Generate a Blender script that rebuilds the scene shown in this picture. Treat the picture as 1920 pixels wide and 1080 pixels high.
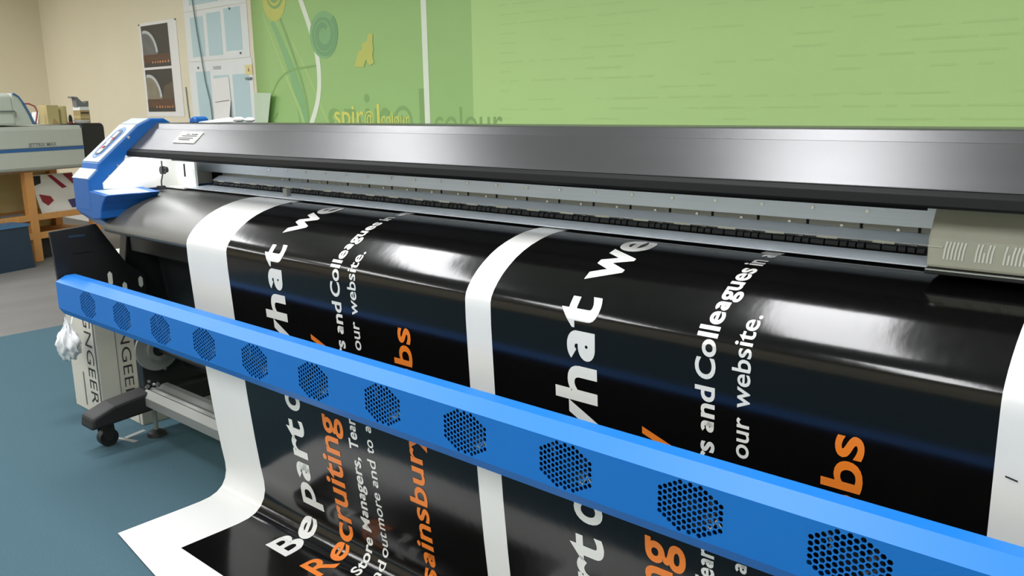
import bpy, bmesh, math, random
from mathutils import Vector, Matrix
from mathutils.geometry import delaunay_2d_cdt
random.seed(7)
for o in list(bpy.data.objects): bpy.data.objects.remove(o)
scn = bpy.context.scene
COL = scn.collection

# ------------------------------------------------------------------ camera
H = 1.45
cd = bpy.data.cameras.new('camera'); cam = bpy.data.objects.new('camera', cd); COL.objects.link(cam)
fw = Vector((-0.645543, 0.733821, -0.211616)); rt = Vector((0.752448, 0.658547, -0.011727)); up = Vector((-0.130753, 0.166801, 0.977283))
M = Matrix((rt, up, -fw)).transposed().to_4x4(); M.translation = Vector((0, 0, H))
cam.matrix_world = M
cd.sensor_width = 36.0; cd.lens = 1570.0 / 1920.0 * 36.0; cd.clip_start = 0.05; cd.clip_end = 100
scn.camera = cam

# ------------------------------------------------------------------ world, exposure, ceiling lamps' strength
w = bpy.data.worlds.new('world'); scn.world = w; w.use_nodes = True
w.node_tree.nodes['Background'].inputs[0].default_value = (0.8, 0.9, 1.0, 1); w.node_tree.nodes['Background'].inputs[1].default_value = 0.2
scn.view_settings.view_transform = 'Standard'; scn.view_settings.look = 'None'; scn.view_settings.gamma = 1.0
scn.view_settings.use_curve_mapping = False; scn.view_settings.exposure = 0.68
LAMP = 13.0

# ------------------------------------------------------------------ materials
def lin(c):
    c = c / 255.0
    return c / 12.92 if c <= 0.04045 else ((c + 0.055) / 1.055) ** 2.4
def rgb(r, g, b): return (lin(r), lin(g), lin(b), 1)
MATS = {}
def mat(name, col, rough=0.5, metal=0.0, var=0.06, scale=6.0, bump=0.0, bscale=200.0, stretch=None, coat=0.0, spec=0.5, emit=0.0, rvar=0.0, bdist=0.002):
    if name in MATS: return MATS[name]
    m = bpy.data.materials.new(name); m.use_nodes = True; nt = m.node_tree; N = nt.nodes; L = nt.links
    b = N['Principled BSDF']
    tc = N.new('ShaderNodeTexCoord'); mp = N.new('ShaderNodeMapping'); L.new(tc.outputs['Object'], mp.inputs[0])
    if stretch: mp.inputs['Scale'].default_value = stretch
    no = N.new('ShaderNodeTexNoise'); no.inputs['Scale'].default_value = scale; no.inputs['Detail'].default_value = 6
    L.new(mp.outputs[0], no.inputs[0])
    mx = N.new('ShaderNodeMix'); mx.data_type = 'RGBA'
    c = rgb(*col)
    mx.inputs[6].default_value = tuple(max(0, k * (1 - var)) for k in c[:3]) + (1,)
    mx.inputs[7].default_value = tuple(min(1, k * (1 + var)) for k in c[:3]) + (1,)
    L.new(no.outputs[0], mx.inputs[0]); L.new(mx.outputs[2], b.inputs['Base Color'])
    b.inputs['Roughness'].default_value = rough; b.inputs['Metallic'].default_value = metal
    b.inputs['Specular IOR Level'].default_value = spec
    b.inputs['Coat Weight'].default_value = coat
    if rvar:
        mr = N.new('ShaderNodeMapRange'); mr.inputs[3].default_value = rough - rvar; mr.inputs[4].default_value = rough + rvar
        L.new(no.outputs[0], mr.inputs[0]); L.new(mr.outputs[0], b.inputs['Roughness'])
    if bump:
        n2 = N.new('ShaderNodeTexNoise'); n2.inputs['Scale'].default_value = bscale; n2.inputs['Detail'].default_value = 3
        L.new(mp.outputs[0], n2.inputs[0])
        bp = N.new('ShaderNodeBump'); bp.inputs['Strength'].default_value = bump; bp.inputs['Distance'].default_value = bdist
        L.new(n2.outputs[0], bp.inputs['Height']); L.new(bp.outputs[0], b.inputs['Normal'])
    if emit:
        b.inputs['Emission Color'].default_value = c; b.inputs['Emission Strength'].default_value = emit
    MATS[name] = m; return m

m_wall = mat('cream wall paint', (234, 226, 202), 0.85, var=0.05, scale=1.2, bump=0.1, bscale=120)
m_ceil = mat('white ceiling tile', (225, 224, 218), 0.9, var=0.03, bump=0.2, bscale=60)
m_carpet = mat('teal carpet', (74, 100, 111), 0.95, var=0.28, scale=220, bump=0.6, bscale=420, spec=0.1)
m_grey = mat('grey walkway carpet', (122, 120, 118), 0.9, var=0.2, scale=2.2, bump=0.4, bscale=300, spec=0.1, stretch=(1.6, 0.5, 1))
m_lamp = mat('lamp diffuser', (250, 250, 252), 0.5, var=0.0, emit=LAMP)
m_led = mat('LED strip', (250, 252, 255), 0.4, var=0.0, emit=22.0)
m_fillglow = mat('added fill glow', (244, 250, 255), 0.4, var=0.0, emit=7.0)  # glow for the added fill strip under the cover
m_white = mat('white enamel', (232, 232, 228), 0.45, var=0.03)
m_blue = mat('blue powder coat', (12, 114, 202), 0.5, var=0.04, scale=3, bump=0.04, bscale=900)
m_bluedk = mat('blue moulded plastic', (18, 94, 170), 0.38, var=0.04, scale=3)
m_panel = mat('pale blue-grey panel', (172, 188, 202), 0.35, var=0.03)
m_cover = mat('dark grey satin cover', (78, 78, 79), 0.30, metal=0.55, var=0.08, scale=2, stretch=(0.4, 6, 6), bump=0.05, bscale=700, rvar=0.04)
m_lip = mat('black satin lip', (18, 19, 19), 0.6, var=0.1, spec=0.2)
m_black = mat('black satin steel', (26, 27, 28), 0.42, var=0.15, scale=8)
m_blackpl = mat('matt black plastic', (30, 30, 30), 0.6, var=0.15)
m_apron = mat('grey apron paint', (108, 107, 103), 0.42, metal=0.3, var=0.05, scale=2, bump=0.04, bscale=500)
m_alu = mat('brushed aluminium', (222, 230, 238), 0.34, metal=0.12, var=0.06, scale=10, stretch=(0.3, 20, 20), rvar=0.05)
m_alud = mat('dull aluminium', (150, 152, 148), 0.42, metal=0.4, var=0.08, scale=8, stretch=(0.3, 15, 15))
m_recess = mat('olive grey recess', (158, 158, 148), 0.45, metal=0.1, var=0.1)
m_chrome = mat('bright screw steel', (215, 216, 214), 0.2, metal=0.9, var=0.05)
m_rubber = mat('dark rubber', (22, 25, 26), 0.5, var=0.2)
m_label = mat('white label', (235, 236, 224), 0.5, var=0.03)
m_ink = mat('dark print ink', (40, 40, 44), 0.55, var=0.1)
m_inkgrey = mat('faded grey print ink', (118, 120, 122), 0.55, var=0.1)
m_vinyl = mat('white vinyl', (240, 240, 238), 0.28, var=0.015, scale=3, bump=0.02, bscale=30)
m_vblack = mat('glossy black print', (12, 11, 11), 0.13, var=0.25, scale=40, bump=0.10, bscale=26, coat=0.0, spec=0.44, rvar=0.02, bdist=0.0015, stretch=(1.4, 0.8, 0.8))
m_vtext = mat('white vinyl lettering', (238, 238, 234), 0.3, var=0.015)
m_vorange = mat('orange print', (246, 134, 44), 0.3, var=0.04)
m_carton = mat('white carton board', (206, 203, 192), 0.8, var=0.05, scale=9)
m_bag = mat('white plastic film', (240, 242, 244), 0.35, var=0.03)
m_wood = mat('pine wood', (204, 146, 84), 0.6, var=0.18, scale=5, stretch=(6, 6, 0.7), bump=0.1, bscale=60)
m_greyp = mat('warm grey machine paint', (190, 194, 187), 0.5, var=0.03)
m_greylid = mat('pale green-grey lid', (200, 207, 197), 0.4, var=0.03)
m_stripe = mat('blue stripe', (40, 96, 160), 0.4, var=0.05)
m_paper = mat('paper', (238, 238, 236), 0.8, var=0.02)
m_board = mat('brown cardboard', (176, 150, 104), 0.85, var=0.1)
m_tan = mat('tan cardboard', (196, 180, 128), 0.85, var=0.08)
m_navy = mat('dark navy plastic', (30, 52, 72), 0.5, var=0.1)
m_red = mat('red print', (150, 30, 44), 0.5, var=0.1)
m_flagblue = mat('dark blue print', (62, 62, 124), 0.5, var=0.1)
m_redcable = mat('red cable', (176, 92, 92), 0.5)
m_bluecable = mat('blue cable', (70, 116, 160), 0.5)
m_chart = mat('pale blue chart print', (190, 216, 222), 0.6, var=0.05, scale=3)
m_chartw = mat('pale chart paper', (234, 238, 238), 0.7, var=0.03)
m_wire = mat('grey cable', (120, 140, 140), 0.6)
m_sticker = mat('yellow warning sticker', (232, 222, 158), 0.6)
m_moon = mat('grey moon print', (112, 112, 110), 0.6, var=0.45, scale=9)
m_moonw = mat('warm grey moon print', (140, 134, 116), 0.6, var=0.4, scale=9)
m_rim = mat('bright moon rim print', (196, 202, 206), 0.6, var=0.2, scale=20)
m_night = mat('dark night print', (58, 55, 52), 0.5, var=0.25, scale=4)
m_dusk = mat('dusky brown print', (92, 62, 44), 0.5, var=0.4, scale=7, stretch=(1, 1, 4))
m_fire = mat('ember print', (206, 140, 92), 0.5, var=0.4, scale=14)
m_haze = mat('hazy dusk print', (88, 80, 66), 0.5, var=0.2, scale=4)
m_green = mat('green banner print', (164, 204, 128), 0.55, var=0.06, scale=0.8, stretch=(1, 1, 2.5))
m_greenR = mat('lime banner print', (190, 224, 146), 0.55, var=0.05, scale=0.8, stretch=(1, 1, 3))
m_g_dark = mat('dark green lettering', (142, 182, 110), 0.55)
m_g_teal = mat('teal green print', (140, 190, 130), 0.55, var=0.06)
m_g_blue = mat('blue green spiral print', (124, 172, 120), 0.55, var=0.08)
m_g_yel = mat('yellow green print', (204, 208, 108), 0.55, var=0.06)
m_g_ylet = mat('yellow lettering', (226, 226, 112), 0.55, var=0.05)
m_g_lt = mat('light green line print', (178, 212, 132), 0.55)
m_g_faint = mat('faint green print', (185, 219, 142), 0.55)
m_g_white = mat('white line print', (240, 248, 228), 0.55)
m_mint = mat('pale mint sheet back', (202, 222, 196), 0.6)
m_tape = mat('grey floor tape', (150, 150, 144), 0.6)
m_fan = mat('dark fan plastic', (16, 24, 36), 0.35, var=0.2)
m_hub = mat('fan hub label', (110, 124, 138), 0.4)
m_greybeige = mat('beige grey carriage cover', (186, 185, 168), 0.35, metal=0.05, var=0.1, scale=5, stretch=(3, 1, 1))
m_bright = mat('bright white plate', (246, 246, 240), 0.25, var=0.02)

# ------------------------------------------------------------------ mesh helpers
class MB:
    def __init__(s): s.v = []; s.f = []; s.mi = []
    def add(s, vs, fs, mi=0):
        b = len(s.v); s.v += [tuple(v) for v in vs]; s.f += [tuple(b + i for i in f) for f in fs]; s.mi += [mi] * len(fs); return s
    def box(s, x0, x1, y0, y1, z0, z1, mi=0):
        return s.add([(x0, y0, z0), (x1, y0, z0), (x1, y1, z0), (x0, y1, z0), (x0, y0, z1), (x1, y0, z1), (x1, y1, z1), (x0, y1, z1)],
                     [(3, 2, 1, 0), (4, 5, 6, 7), (0, 1, 5, 4), (1, 2, 6, 5), (2, 3, 7, 6), (3, 0, 4, 7)], mi)
    def prism(s, poly, a, b, axis='x', mi=0):
        # poly: 2D points; axis x -> (y,z), y -> (x,z), z -> (x,y)
        def P(p, t): return (t, p[0], p[1]) if axis == 'x' else ((p[0], t, p[1]) if axis == 'y' else (p[0], p[1], t))
        n = len(poly)
        vs = [P(p, a) for p in poly] + [P(p, b) for p in poly]
        return s.add(vs, [tuple(range(n - 1, -1, -1)), tuple(range(n, 2 * n))] + [(i, (i + 1) % n, n + (i + 1) % n, n + i) for i in range(n)], mi)
    def cyl(s, p0, p1, r0, r1=None, n=16, caps=True, mi=0):
        r1 = r0 if r1 is None else r1
        p0 = Vector(p0); p1 = Vector(p1); d = (p1 - p0).normalized()
        a = d.orthogonal().normalized(); c = d.cross(a)
        vs = []
        for p, r in ((p0, r0), (p1, r1)):
            for i in range(n):
                t = 2 * math.pi * i / n; vs.append(p + a * math.cos(t) * r + c * math.sin(t) * r)
        fs = [(i, (i + 1) % n, n + (i + 1) % n, n + i) for i in range(n)]
        if caps: fs += [tuple(range(n - 1, -1, -1)), tuple(range(n, 2 * n))]
        return s.add(vs, fs, mi)
    def ring(s, c, axis, ro, ri, h, n=28, mi=0):
        c = Vector(c); d = Vector(axis).normalized(); a = d.orthogonal().normalized(); e = d.cross(a); vs = []
        for r, t in ((ro, 0), (ro, h), (ri, h), (ri, 0)):
            for i in range(n):
                q = 2 * math.pi * i / n; vs.append(c + d * t + a * math.cos(q) * r + e * math.sin(q) * r)
        fs = []
        for k in range(4):
            for i in range(n): fs.append((k * n + i, k * n + (i + 1) % n, ((k + 1) % 4) * n + (i + 1) % n, ((k + 1) % 4) * n + i))
        return s.add(vs, fs, mi)
    def tube(s, pts, r, n=8, mi=0):
        pts = [Vector(p) for p in pts]; vs = []; prev = None
        for i, p in enumerate(pts):
            d = (pts[min(i + 1, len(pts) - 1)] - pts[max(i - 1, 0)]).normalized()
            a = d.orthogonal().normalized() if prev is None else (prev - d * prev.dot(d)).normalized()
            prev = a; c = d.cross(a)
            for k in range(n):
                t = 2 * math.pi * k / n; vs.append(p + a * math.cos(t) * r + c * math.sin(t) * r)
        m = len(pts)
        fs = [(i * n + k, i * n + (k + 1) % n, (i + 1) * n + (k + 1) % n, (i + 1) * n + k) for i in range(m - 1) for k in range(n)]
        fs += [tuple(range(n - 1, -1, -1)), tuple(range((m - 1) * n, m * n))]
        return s.add(vs, fs, mi)
    def sphere(s, c, r, sx=1, sy=1, sz=1, n=14, m=9, mi=0):
        c = Vector(c); vs = [c + Vector((0, 0, r * sz))]
        for j in range(1, m):
            for i in range(n):
                t = math.pi * j / m; q = 2 * math.pi * i / n
                vs.append(c + Vector((r * sx * math.sin(t) * math.cos(q), r * sy * math.sin(t) * math.sin(q), r * sz * math.cos(t))))
        vs.append(c - Vector((0, 0, r * sz))); fs = [(0, 1 + i, 1 + (i + 1) % n) for i in range(n)]
        for j in range(m - 2):
            for i in range(n): fs.append((1 + j * n + i, 1 + (j + 1) * n + i, 1 + (j + 1) * n + (i + 1) % n, 1 + j * n + (i + 1) % n))
        L = len(vs) - 1; b = 1 + (m - 2) * n
        fs += [(L, b + (i + 1) % n, b + i) for i in range(n)]
        return s.add(vs, fs, mi)
    def mesh(s, name, mats, off=(0, 0, 0), smooth=False):
        me = bpy.data.meshes.new(name)
        me.from_pydata([(v[0] - off[0], v[1] - off[1], v[2] - off[2]) for v in s.v], [], s.f)
        for m in (mats if isinstance(mats, (list, tuple)) else [mats]): me.materials.append(m)
        me.polygons.foreach_set('material_index', s.mi)
        bm = bmesh.new(); bm.from_mesh(me); bmesh.ops.recalc_face_normals(bm, faces=bm.faces)
        bm.to_mesh(me); bm.free()
        if smooth: me.polygons.foreach_set('use_smooth', [True] * len(me.polygons))
        me.update(); return me
    def build(s, name, mats, parent=None, smooth=False, bevel=0.0, auto=None):
        # vertices are in world space unless parent is a rotated thing (then in its own space, parent['local'])
        if parent is None:
            xs = [v[0] for v in s.v]; ys = [v[1] for v in s.v]; zs = [v[2] for v in s.v]
            off = ((min(xs) + max(xs)) / 2, (min(ys) + max(ys)) / 2, min(zs))
        else: off = ORG.get(parent.name, (0, 0, 0))
        me = s.mesh(name, mats, off, smooth)
        o = bpy.data.objects.new(name, me); COL.objects.link(o)
        if parent is None: o.location = off; ORG[o.name] = off
        else:
            o.parent = parent; ORG[o.name] = off
        if smooth:
            md = o.modifiers.new('edges', 'EDGE_SPLIT'); md.split_angle = math.radians(auto or 38)
        if bevel:
            bv = o.modifiers.new('bevel', 'BEVEL'); bv.width = bevel; bv.segments = 2; bv.limit_method = 'ANGLE'; bv.angle_limit = math.radians(35)
        return o
ORG = {}
def tag(o, label=None, cat=None, group=None, kind=None):
    if label: o['label'] = label
    if cat: o['category'] = cat
    if group: o['group'] = group
    if kind: o['kind'] = kind
    return o
def thing(name, label, cat, loc, rz=0.0, local=False, group=None):
    o = bpy.data.objects.new(name, None); COL.objects.link(o); o.empty_display_size = 0.1
    o.location = loc; o.rotation_euler = (0, 0, rz)
    ORG[o.name] = (0, 0, 0) if local else tuple(loc)
    return tag(o, label, cat, group)
def link_copy(name, me, parent, loc):
    o = bpy.data.objects.new(name, me); COL.objects.link(o); o.parent = parent
    p = ORG.get(parent.name, (0, 0, 0)); o.location = (loc[0] - p[0], loc[1] - p[1], loc[2] - p[2]); return o

# text as flat 2D triangles (built-in font)
def text2d(s, offset=0.0, spacing=1.0):
    cu = bpy.data.curves.new('t', 'FONT'); cu.body = s; cu.size = 1.0; cu.offset = offset; cu.space_character = spacing; cu.resolution_u = 5
    ob = bpy.data.objects.new('t', cu); COL.objects.link(ob)
    dg = bpy.context.evaluated_depsgraph_get(); me = bpy.data.meshes.new_from_object(ob.evaluated_get(dg))
    vs = [(v.co.x, v.co.y) for v in me.vertices]; fs = [tuple(p.vertices) for p in me.polygons]
    bpy.data.objects.remove(ob); bpy.data.curves.remove(cu); bpy.data.meshes.remove(me)
    return vs, fs
GL = {}
def glyph(c, off):
    k = (c, off)
    if k in GL: return GL[k]
    W2 = lambda q: max(v[0] for v in text2d(q, off)[0])
    adv = W2('H' + c + 'H') - W2('HH')
    if c == ' ': r = (adv, [], [])
    elif c == 'a':
        xh = max(v[1] for v in text2d('x', off)[0]); t = .105 + 1.9 * off; tv = t * .86; w = adv - .01; L0 = .035; R0 = w - .045
        vs = []; fs = []
        def rib(pts, wd):
            b = len(vs); n_ = len(pts)
            for i, p in enumerate(pts):
                q0 = Vector(pts[max(i - 1, 0)]); q1 = Vector(pts[min(i + 1, n_ - 1)]); d_ = (q1 - q0).normalized(); nn = Vector((-d_.y, d_.x))
                vs.append((p[0] + nn.x * wd[i] / 2, p[1] + nn.y * wd[i] / 2)); vs.append((p[0] - nn.x * wd[i] / 2, p[1] - nn.y * wd[i] / 2))
            for i in range(n_ - 1): fs.append((b + 2 * i, b + 2 * i + 1, b + 2 * i + 3, b + 2 * i + 2))
        rib([(R0 - t / 2, 0), (R0 - t / 2, xh * .70)], [t, t])
        cx = (L0 + .05 + R0 - t / 2) / 2; rx = (R0 - t / 2 - L0 - .05) / 2; ry = xh * .34 - tv / 2
        A = [math.radians(150 - 150 * i / 12) for i in range(13)]
        rib([(cx + rx * math.cos(q), xh * .66 + ry * math.sin(q)) for q in A], [tv + (t - tv) * abs(math.cos(q)) for q in A])
        cx = (L0 + R0) / 2; rx = (R0 - L0 - t) / 2; ry = xh * .315 - tv / 2
        A = [2 * math.pi * i / 22 for i in range(23)]
        rib([(cx + rx * math.cos(q), xh * .305 + ry * math.sin(q)) for q in A], [tv * .9 + (t - tv * .9) * abs(math.cos(q)) for q in A])
        r = (adv, vs, fs)
    else:
        v, f = text2d(c, off); r = (adv, v, f)
    GL[k] = r; return r
def layout(s, off):
    x = 0; vs = []; fs = []
    for c in s:
        adv, v, f = glyph(c, off); b = len(vs)
        vs += [(p[0] + x, p[1]) for p in v]; fs += [tuple(b + i for i in q) for q in f]; x += adv
    return vs, fs
def textw(s, offset=0.0, spacing=1.0):
    vs, _ = text2d(s, offset, spacing); return max(v[0] for v in vs)
def text_plane(s, origin, dirx, diry, size, parent, m, name='lettering', offset=0.02, width=None, nrm=None, thick=0.0):
    vs, fs = text2d(s, offset); kx = size
    if width: kx = width / (max(v[0] for v in vs) - min(v[0] for v in vs))
    x0 = min(v[0] for v in vs)
    o = Vector(origin); dx = Vector(dirx); dy = Vector(diry)
    mb = MB(); mb.add([o + dx * (v[0] - x0) * kx + dy * v[1] * size for v in vs], fs)
    return mb.build(name, m, parent)

# ================================================================== SETTING
YW = 4.70; XL = -12.55; XR = 3.5; YF = -4.6; ZC = 3.3
def struct(name, mb, m): o = mb.build(name, m); tag(o, kind='structure'); return o
fl = struct('floor', MB().add([(-6.02, YF, 0), (XR, YF, 0), (XR, YW, 0), (-6.12, YW, 0)], [(0, 1, 2, 3)]), m_carpet)
fl2 = struct('floor_walkway', MB().add([(XL, YF, 0), (-6.02, YF, 0), (-6.12, YW, 0), (XL, YW, 0)], [(0, 1, 2, 3)]), m_grey)
struct('wall_back', MB().box(XL - .1, XR + .1, YW, YW + .12, 0, ZC), m_wall)
struct('wall_left', MB().box(XL - .12, XL, YF, YW, 0, ZC), m_wall)
struct('wall_right', MB().box(XR, XR + .12, YF, YW, 0, ZC), m_wall)
struct('wall_front', MB().box(XL - .1, XR + .1, YF - .12, YF, 0, ZC), m_wall)
struct('ceiling', MB().box(XL - .1, XR + .1, YF - .1, YW + .1, ZC, ZC + .1), m_ceil)
struct('baseboard_left', MB().box(XL, XL + .015, YF, YW, 0, .09), m_white)
struct('baseboard_back', MB().box(XL + .015, XR, YW - .015, YW, 0, .09), m_white)
rows = (1.22, -2.2)
for ry, rn in zip(rows, ('over the printers', 'nearer the front wall')):
    for i, x in enumerate((-11.85, -9.22, -6.59, -3.96, -1.33, 1.30)):
        if ry < 0 and i == 0: continue
        lt = thing('ceiling_light', 'white ceiling light ' + rn + ', ' + ('beside the left wall', 'above the pine stand', 'above the edge of the teal carpet', 'above the blue end cap', 'above the middle of the hanging print', 'beside the right wall')[i], 'ceiling light', (x, ry, ZC - .07), group='ceiling lights ' + rn)
        f = MB(); hw, hl = .30, .92
        f.box(x - hw, x - hw + .02, ry - hl, ry + hl, ZC - .07, ZC); f.box(x + hw - .02, x + hw, ry - hl, ry + hl, ZC - .07, ZC)
        f.box(x - hw, x + hw, ry - hl, ry - hl + .02, ZC - .07, ZC); f.box(x - hw, x + hw, ry + hl - .02, ry + hl, ZC - .07, ZC)
        f.build('housing', m_white, lt)
        MB().add([(x - hw + .02, ry - hl + .02, ZC - .06), (x + hw - .02, ry - hl + .02, ZC - .06), (x + hw - .02, ry + hl - .02, ZC - .06), (x - hw + .02, ry + hl - .02, ZC - .06)], [(3, 2, 1, 0)]).build('diffuser', m_lamp, lt)

# ================================================================== WIDE-FORMAT PRINTER
XA, XB = -3.50, 0.30
pr = thing('wide_format_printer', 'long blue and grey wide-format inkjet printer feeding out the printed banner', 'printer', (-1.6, 1.75, 0))
# sheet path (y,z) from the print zone, over the apron, down to the floor
PROF = [(1.95, 1.128), (1.79, 1.128), (1.72, 1.1275), (1.681, 1.124), (1.645, 1.117), (1.607, 1.107), (1.576, 1.096), (1.548, 1.083), (1.520, 1.066), (1.497, 1.049), (1.478, 1.031), (1.464, 1.014), (1.455, .999), (1.4515, .985), (1.4515, .96), (1.452, .93), (1.457, .84), (1.463, .74), (1.475, .60), (1.487, .45), (1.502, .30), (1.515, .19), (1.524, .13), (1.525, .095), (1.518, .065), (1.503, .04), (1.48, .022), (1.45, .012), (1.41, .008), (1.34, .007), (1.23, .007), (1.05, .006)]
ap = [(y + .004, z - .005) for y, z in PROF[:14]]
ap_poly = ap + [(1.458, .972), (1.475, .962), (1.60, .975), (1.95, .975)]
a = MB().prism(ap_poly, XA, XB, 'x'); apo = a.build('apron', m_apron, pr, smooth=True, auto=30)
# beam body behind / below
MB().box(-3.60, XB + .1, 1.60, 2.05, .86, .98).build('lower_beam', m_black, pr, bevel=.005)
# side caps
cap_sec = [(1.435, 1.035), (1.42, 1.06), (1.42, 1.184), (1.459, 1.221), (1.466, 1.245), (1.642, 1.394), (1.700, 1.420), (1.76, 1.420), (1.80, 1.396), (2.03, 1.385), (2.05, 1.36), (2.05, .96), (1.50, .98)]
def side_cap(x0, x1, sgn):
    c = MB().prism(cap_sec, min(x0, x1), max(x0, x1), 'x').build('end_cap', m_bluedk, pr, bevel=.006)
    lo, hi = min(x0, x1), max(x0, x1)
    # pale slope faces
    def slope(p, q, inset, name, m, ins_t=0.0):
        d = Vector((0, q[0] - p[0], q[1] - p[1])); L = d.length; d.normalize(); n = Vector((0, -d.z, d.y)); 
        a0 = Vector((0, p[0], p[1])) + d * ins_t; b0 = Vector((0, q[0], q[1])) - d * ins_t
        mb = MB(); vs = []
        for t in (-.002, .003):
            for X, P in ((lo + inset, a0), (hi - inset, a0), (hi - inset, b0), (lo + inset, b0)): vs.append((X, P.y + n.y * t, P.z + n.z * t))
        mb.add(vs, [(3, 2, 1, 0), (4, 5, 6, 7), (0, 1, 5, 4), (1, 2, 6, 5), (2, 3, 7, 6), (3, 0, 4, 7)])
        return mb.build(name, m, c, bevel=.001), d, n
    slope((1.42, 1.184), (1.459, 1.221), .002, 'lower_trim_panel', m_panel)
    pan, d, n = slope((1.470, 1.249), (1.642, 1.394), .004, 'control_panel', m_panel)
    slope((1.645, 1.396), (1.695, 1.418), .004, 'upper_trim_panel', m_panel)
    return c, pan, d, n
cap, pan, d, n = side_cap(-3.667, -3.512, 1)
# oval display well on the control panel
base = Vector((-3.590, 1.470, 1.249)); ex = Vector((1, 0, 0)); N_ = n
def on_panel(u, v, t): return base + d * u + ex * v + N_ * t
def stadium(u0, u1, hw, t, k=10):
    pts = []
    for i in range(k + 1):
        q = math.pi * i / k; pts.append(on_panel(u1 + math.sin(q) * hw, math.cos(q) * hw, t))
    for i in range(k + 1):
        q = math.pi + math.pi * i / k; pts.append(on_panel(u0 + math.sin(q) * hw, math.cos(q) * hw, t))
    return pts
def stad_mesh(u0, u1, hw, t0, t1):
    A = stadium(u0, u1, hw, t0); B = stadium(u0, u1, hw, t1); k = len(A)
    return MB().add(A + B, [tuple(range(k)), tuple(range(2 * k - 1, k - 1, -1))] + [(i, (i + 1) % k, k + (i + 1) % k, k + i) for i in range(k)])
stad_mesh(.062, .165, .042, .001, .0045).build('display_surround', m_bluedk, cap)
stad_mesh(.066, .160, .030, .002, .006).build('display_window', m_navy, cap)
for i, (u, v, wd, hg, mm) in enumerate(((.060, .004, .013, .013, m_label), (.078, -.006, .010, .010, m_red), (.100, .006, .012, .012, m_panel), (.122, -.004, .013, .012, m_label), (.134, .010, .008, .008, m_red), (.158, 0, .016, .013, m_panel))):
    vs = [on_panel(u + a * wd, v + b * hg, t) for t in (.005, .008) for a, b in ((-1, -1), (1, -1), (1, 1), (-1, 1))]
    MB().add(vs, [(3, 2, 1, 0), (4, 5, 6, 7), (0, 1, 5, 4), (1, 2, 6, 5), (2, 3, 7, 6), (3, 0, 4, 7)]).build('display_button', mm, cap)
for (y, z) in ((1.545, 1.232), (1.505, 1.192), (1.60, 1.345)):
    MB().cyl((-3.513, y, z), (-3.509, y, z), .006, n=10).build('screw', m_chrome, cap)
# lower corner block with its shelf
blk = [(-3.667, 1.050), (-3.667, 1.139), (-3.512, 1.139), (-3.355, 1.128), (-3.375, 1.115), (-3.405, 1.09), (-3.425, 1.062), (-3.435, 1.030), (-3.50, 1.022)]
MB().prism(blk, 1.421, 1.64, 'y').build('corner_block', m_bluedk, cap, bevel=.005)
MB().add([(-3.510, 1.432, 1.1395), (-3.362, 1.432, 1.1295), (-3.362, 1.60, 1.1295), (-3.510, 1.60, 1.1395)], [(0, 1, 2, 3)]).build('shelf_face', m_panel, cap)
# inner bright maintenance plate
MB().prism([(1.475, 1.142), (1.475, 1.166), (1.572, 1.252), (1.58, 1.272), (1.98, 1.275), (1.98, 1.132), (1.62, 1.132)], -3.514, -3.506, 'x').build('inner_plate', m_bright, pr)
MB().box(-3.506, -3.345, 1.79, 1.80, 1.130, 1.25).build('maintenance_plate', m_bright, pr)
MB().box(-3.506, -3.345, 1.735, 1.79, 1.128, 1.136).build('maintenance_tray', m_bright, pr, bevel=.002)
# belt pulley on its bracket
pl = MB(); pl.cyl((-3.46, 1.70, 1.205), (-3.46, 1.716, 1.205), .017, n=18); pl.build('belt_pulley', m_black, pr, smooth=True)
pl = MB(); pl.ring((-3.435, 1.703, 1.208), (0, 1, 0), .012, .005, .012, n=14); pl.build('idler_pulley', m_blackpl, pr)
MB().tube([(-3.448, 1.70, 1.245), (-3.448, 1.70, 1.19), (-3.446, 1.69, 1.16), (-3.446, 1.69, 1.128)], .003).build('pulley_rod', m_black, pr)
MB().prism([(-3.475, 1.127), (-3.42, 1.127), (-3.436, 1.142), (-3.458, 1.142)], 1.675, 1.70, 'y').build('rod_foot', m_black, pr)
MB().tube([(-3.375, 1.76, 1.232), (-3.375, 1.76, 1.178)], .0035).build('sensor_pin', m_black, pr)
# ---- top cover
cov = [(1.602, 1.298), (1.694, 1.3775), (1.697, 1.3745), (1.722, 1.3985), (1.735, 1.4005), (1.90, 1.400), (2.03, 1.385), (2.03, 1.30), (1.62, 1.285)]
co = MB().prism(cov, -3.512, XB + .0, 'x').build('top_cover', m_cover, pr, bevel=.0025)
MB().prism([(1.602, 1.297), (1.588, 1.289), (1.584, 1.270), (1.592, 1.266), (1.62, 1.270), (1.64, 1.29)], -3.512, XB, 'x').build('cover_lip', m_lip, pr, bevel=.002)
# sticker on the cover, left end
dv = Vector((0, .092, .0795)).normalized(); nv = Vector((0, -dv.z, dv.y))
def on_cover(x, s, t=.001):
    p = Vector((x, 1.602, 1.298)) + dv * s + nv * t; return p
MB().add([on_cover(-3.205, .043, .0035), on_cover(-3.045, .043, .0035), on_cover(-3.045, .103, .0035), on_cover(-3.205, .103, .0035), on_cover(-3.205, .043, -.001), on_cover(-3.045, .043, -.001), on_cover(-3.045, .103, -.001), on_cover(-3.205, .103, -.001)],
         [(0, 1, 2, 3), (4, 5, 1, 0), (5, 6, 2, 1), (6, 7, 3, 2), (7, 4, 0, 3)]).build('name_plate', m_label, co)
for s, a0, a1 in ((.088, -3.155, -3.125), (.088, -3.115, -3.065), (.078, -3.18, -3.06), (.066, -3.19, -3.075), (.057, -3.18, -3.09)):
    MB().add([on_cover(a0, s, .005), on_cover(a1, s, .005), on_cover(a1, s + .0045, .005), on_cover(a0, s + .0045, .005)], [(0, 1, 2, 3)]).build('plate_print', m_ink, co)
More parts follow.
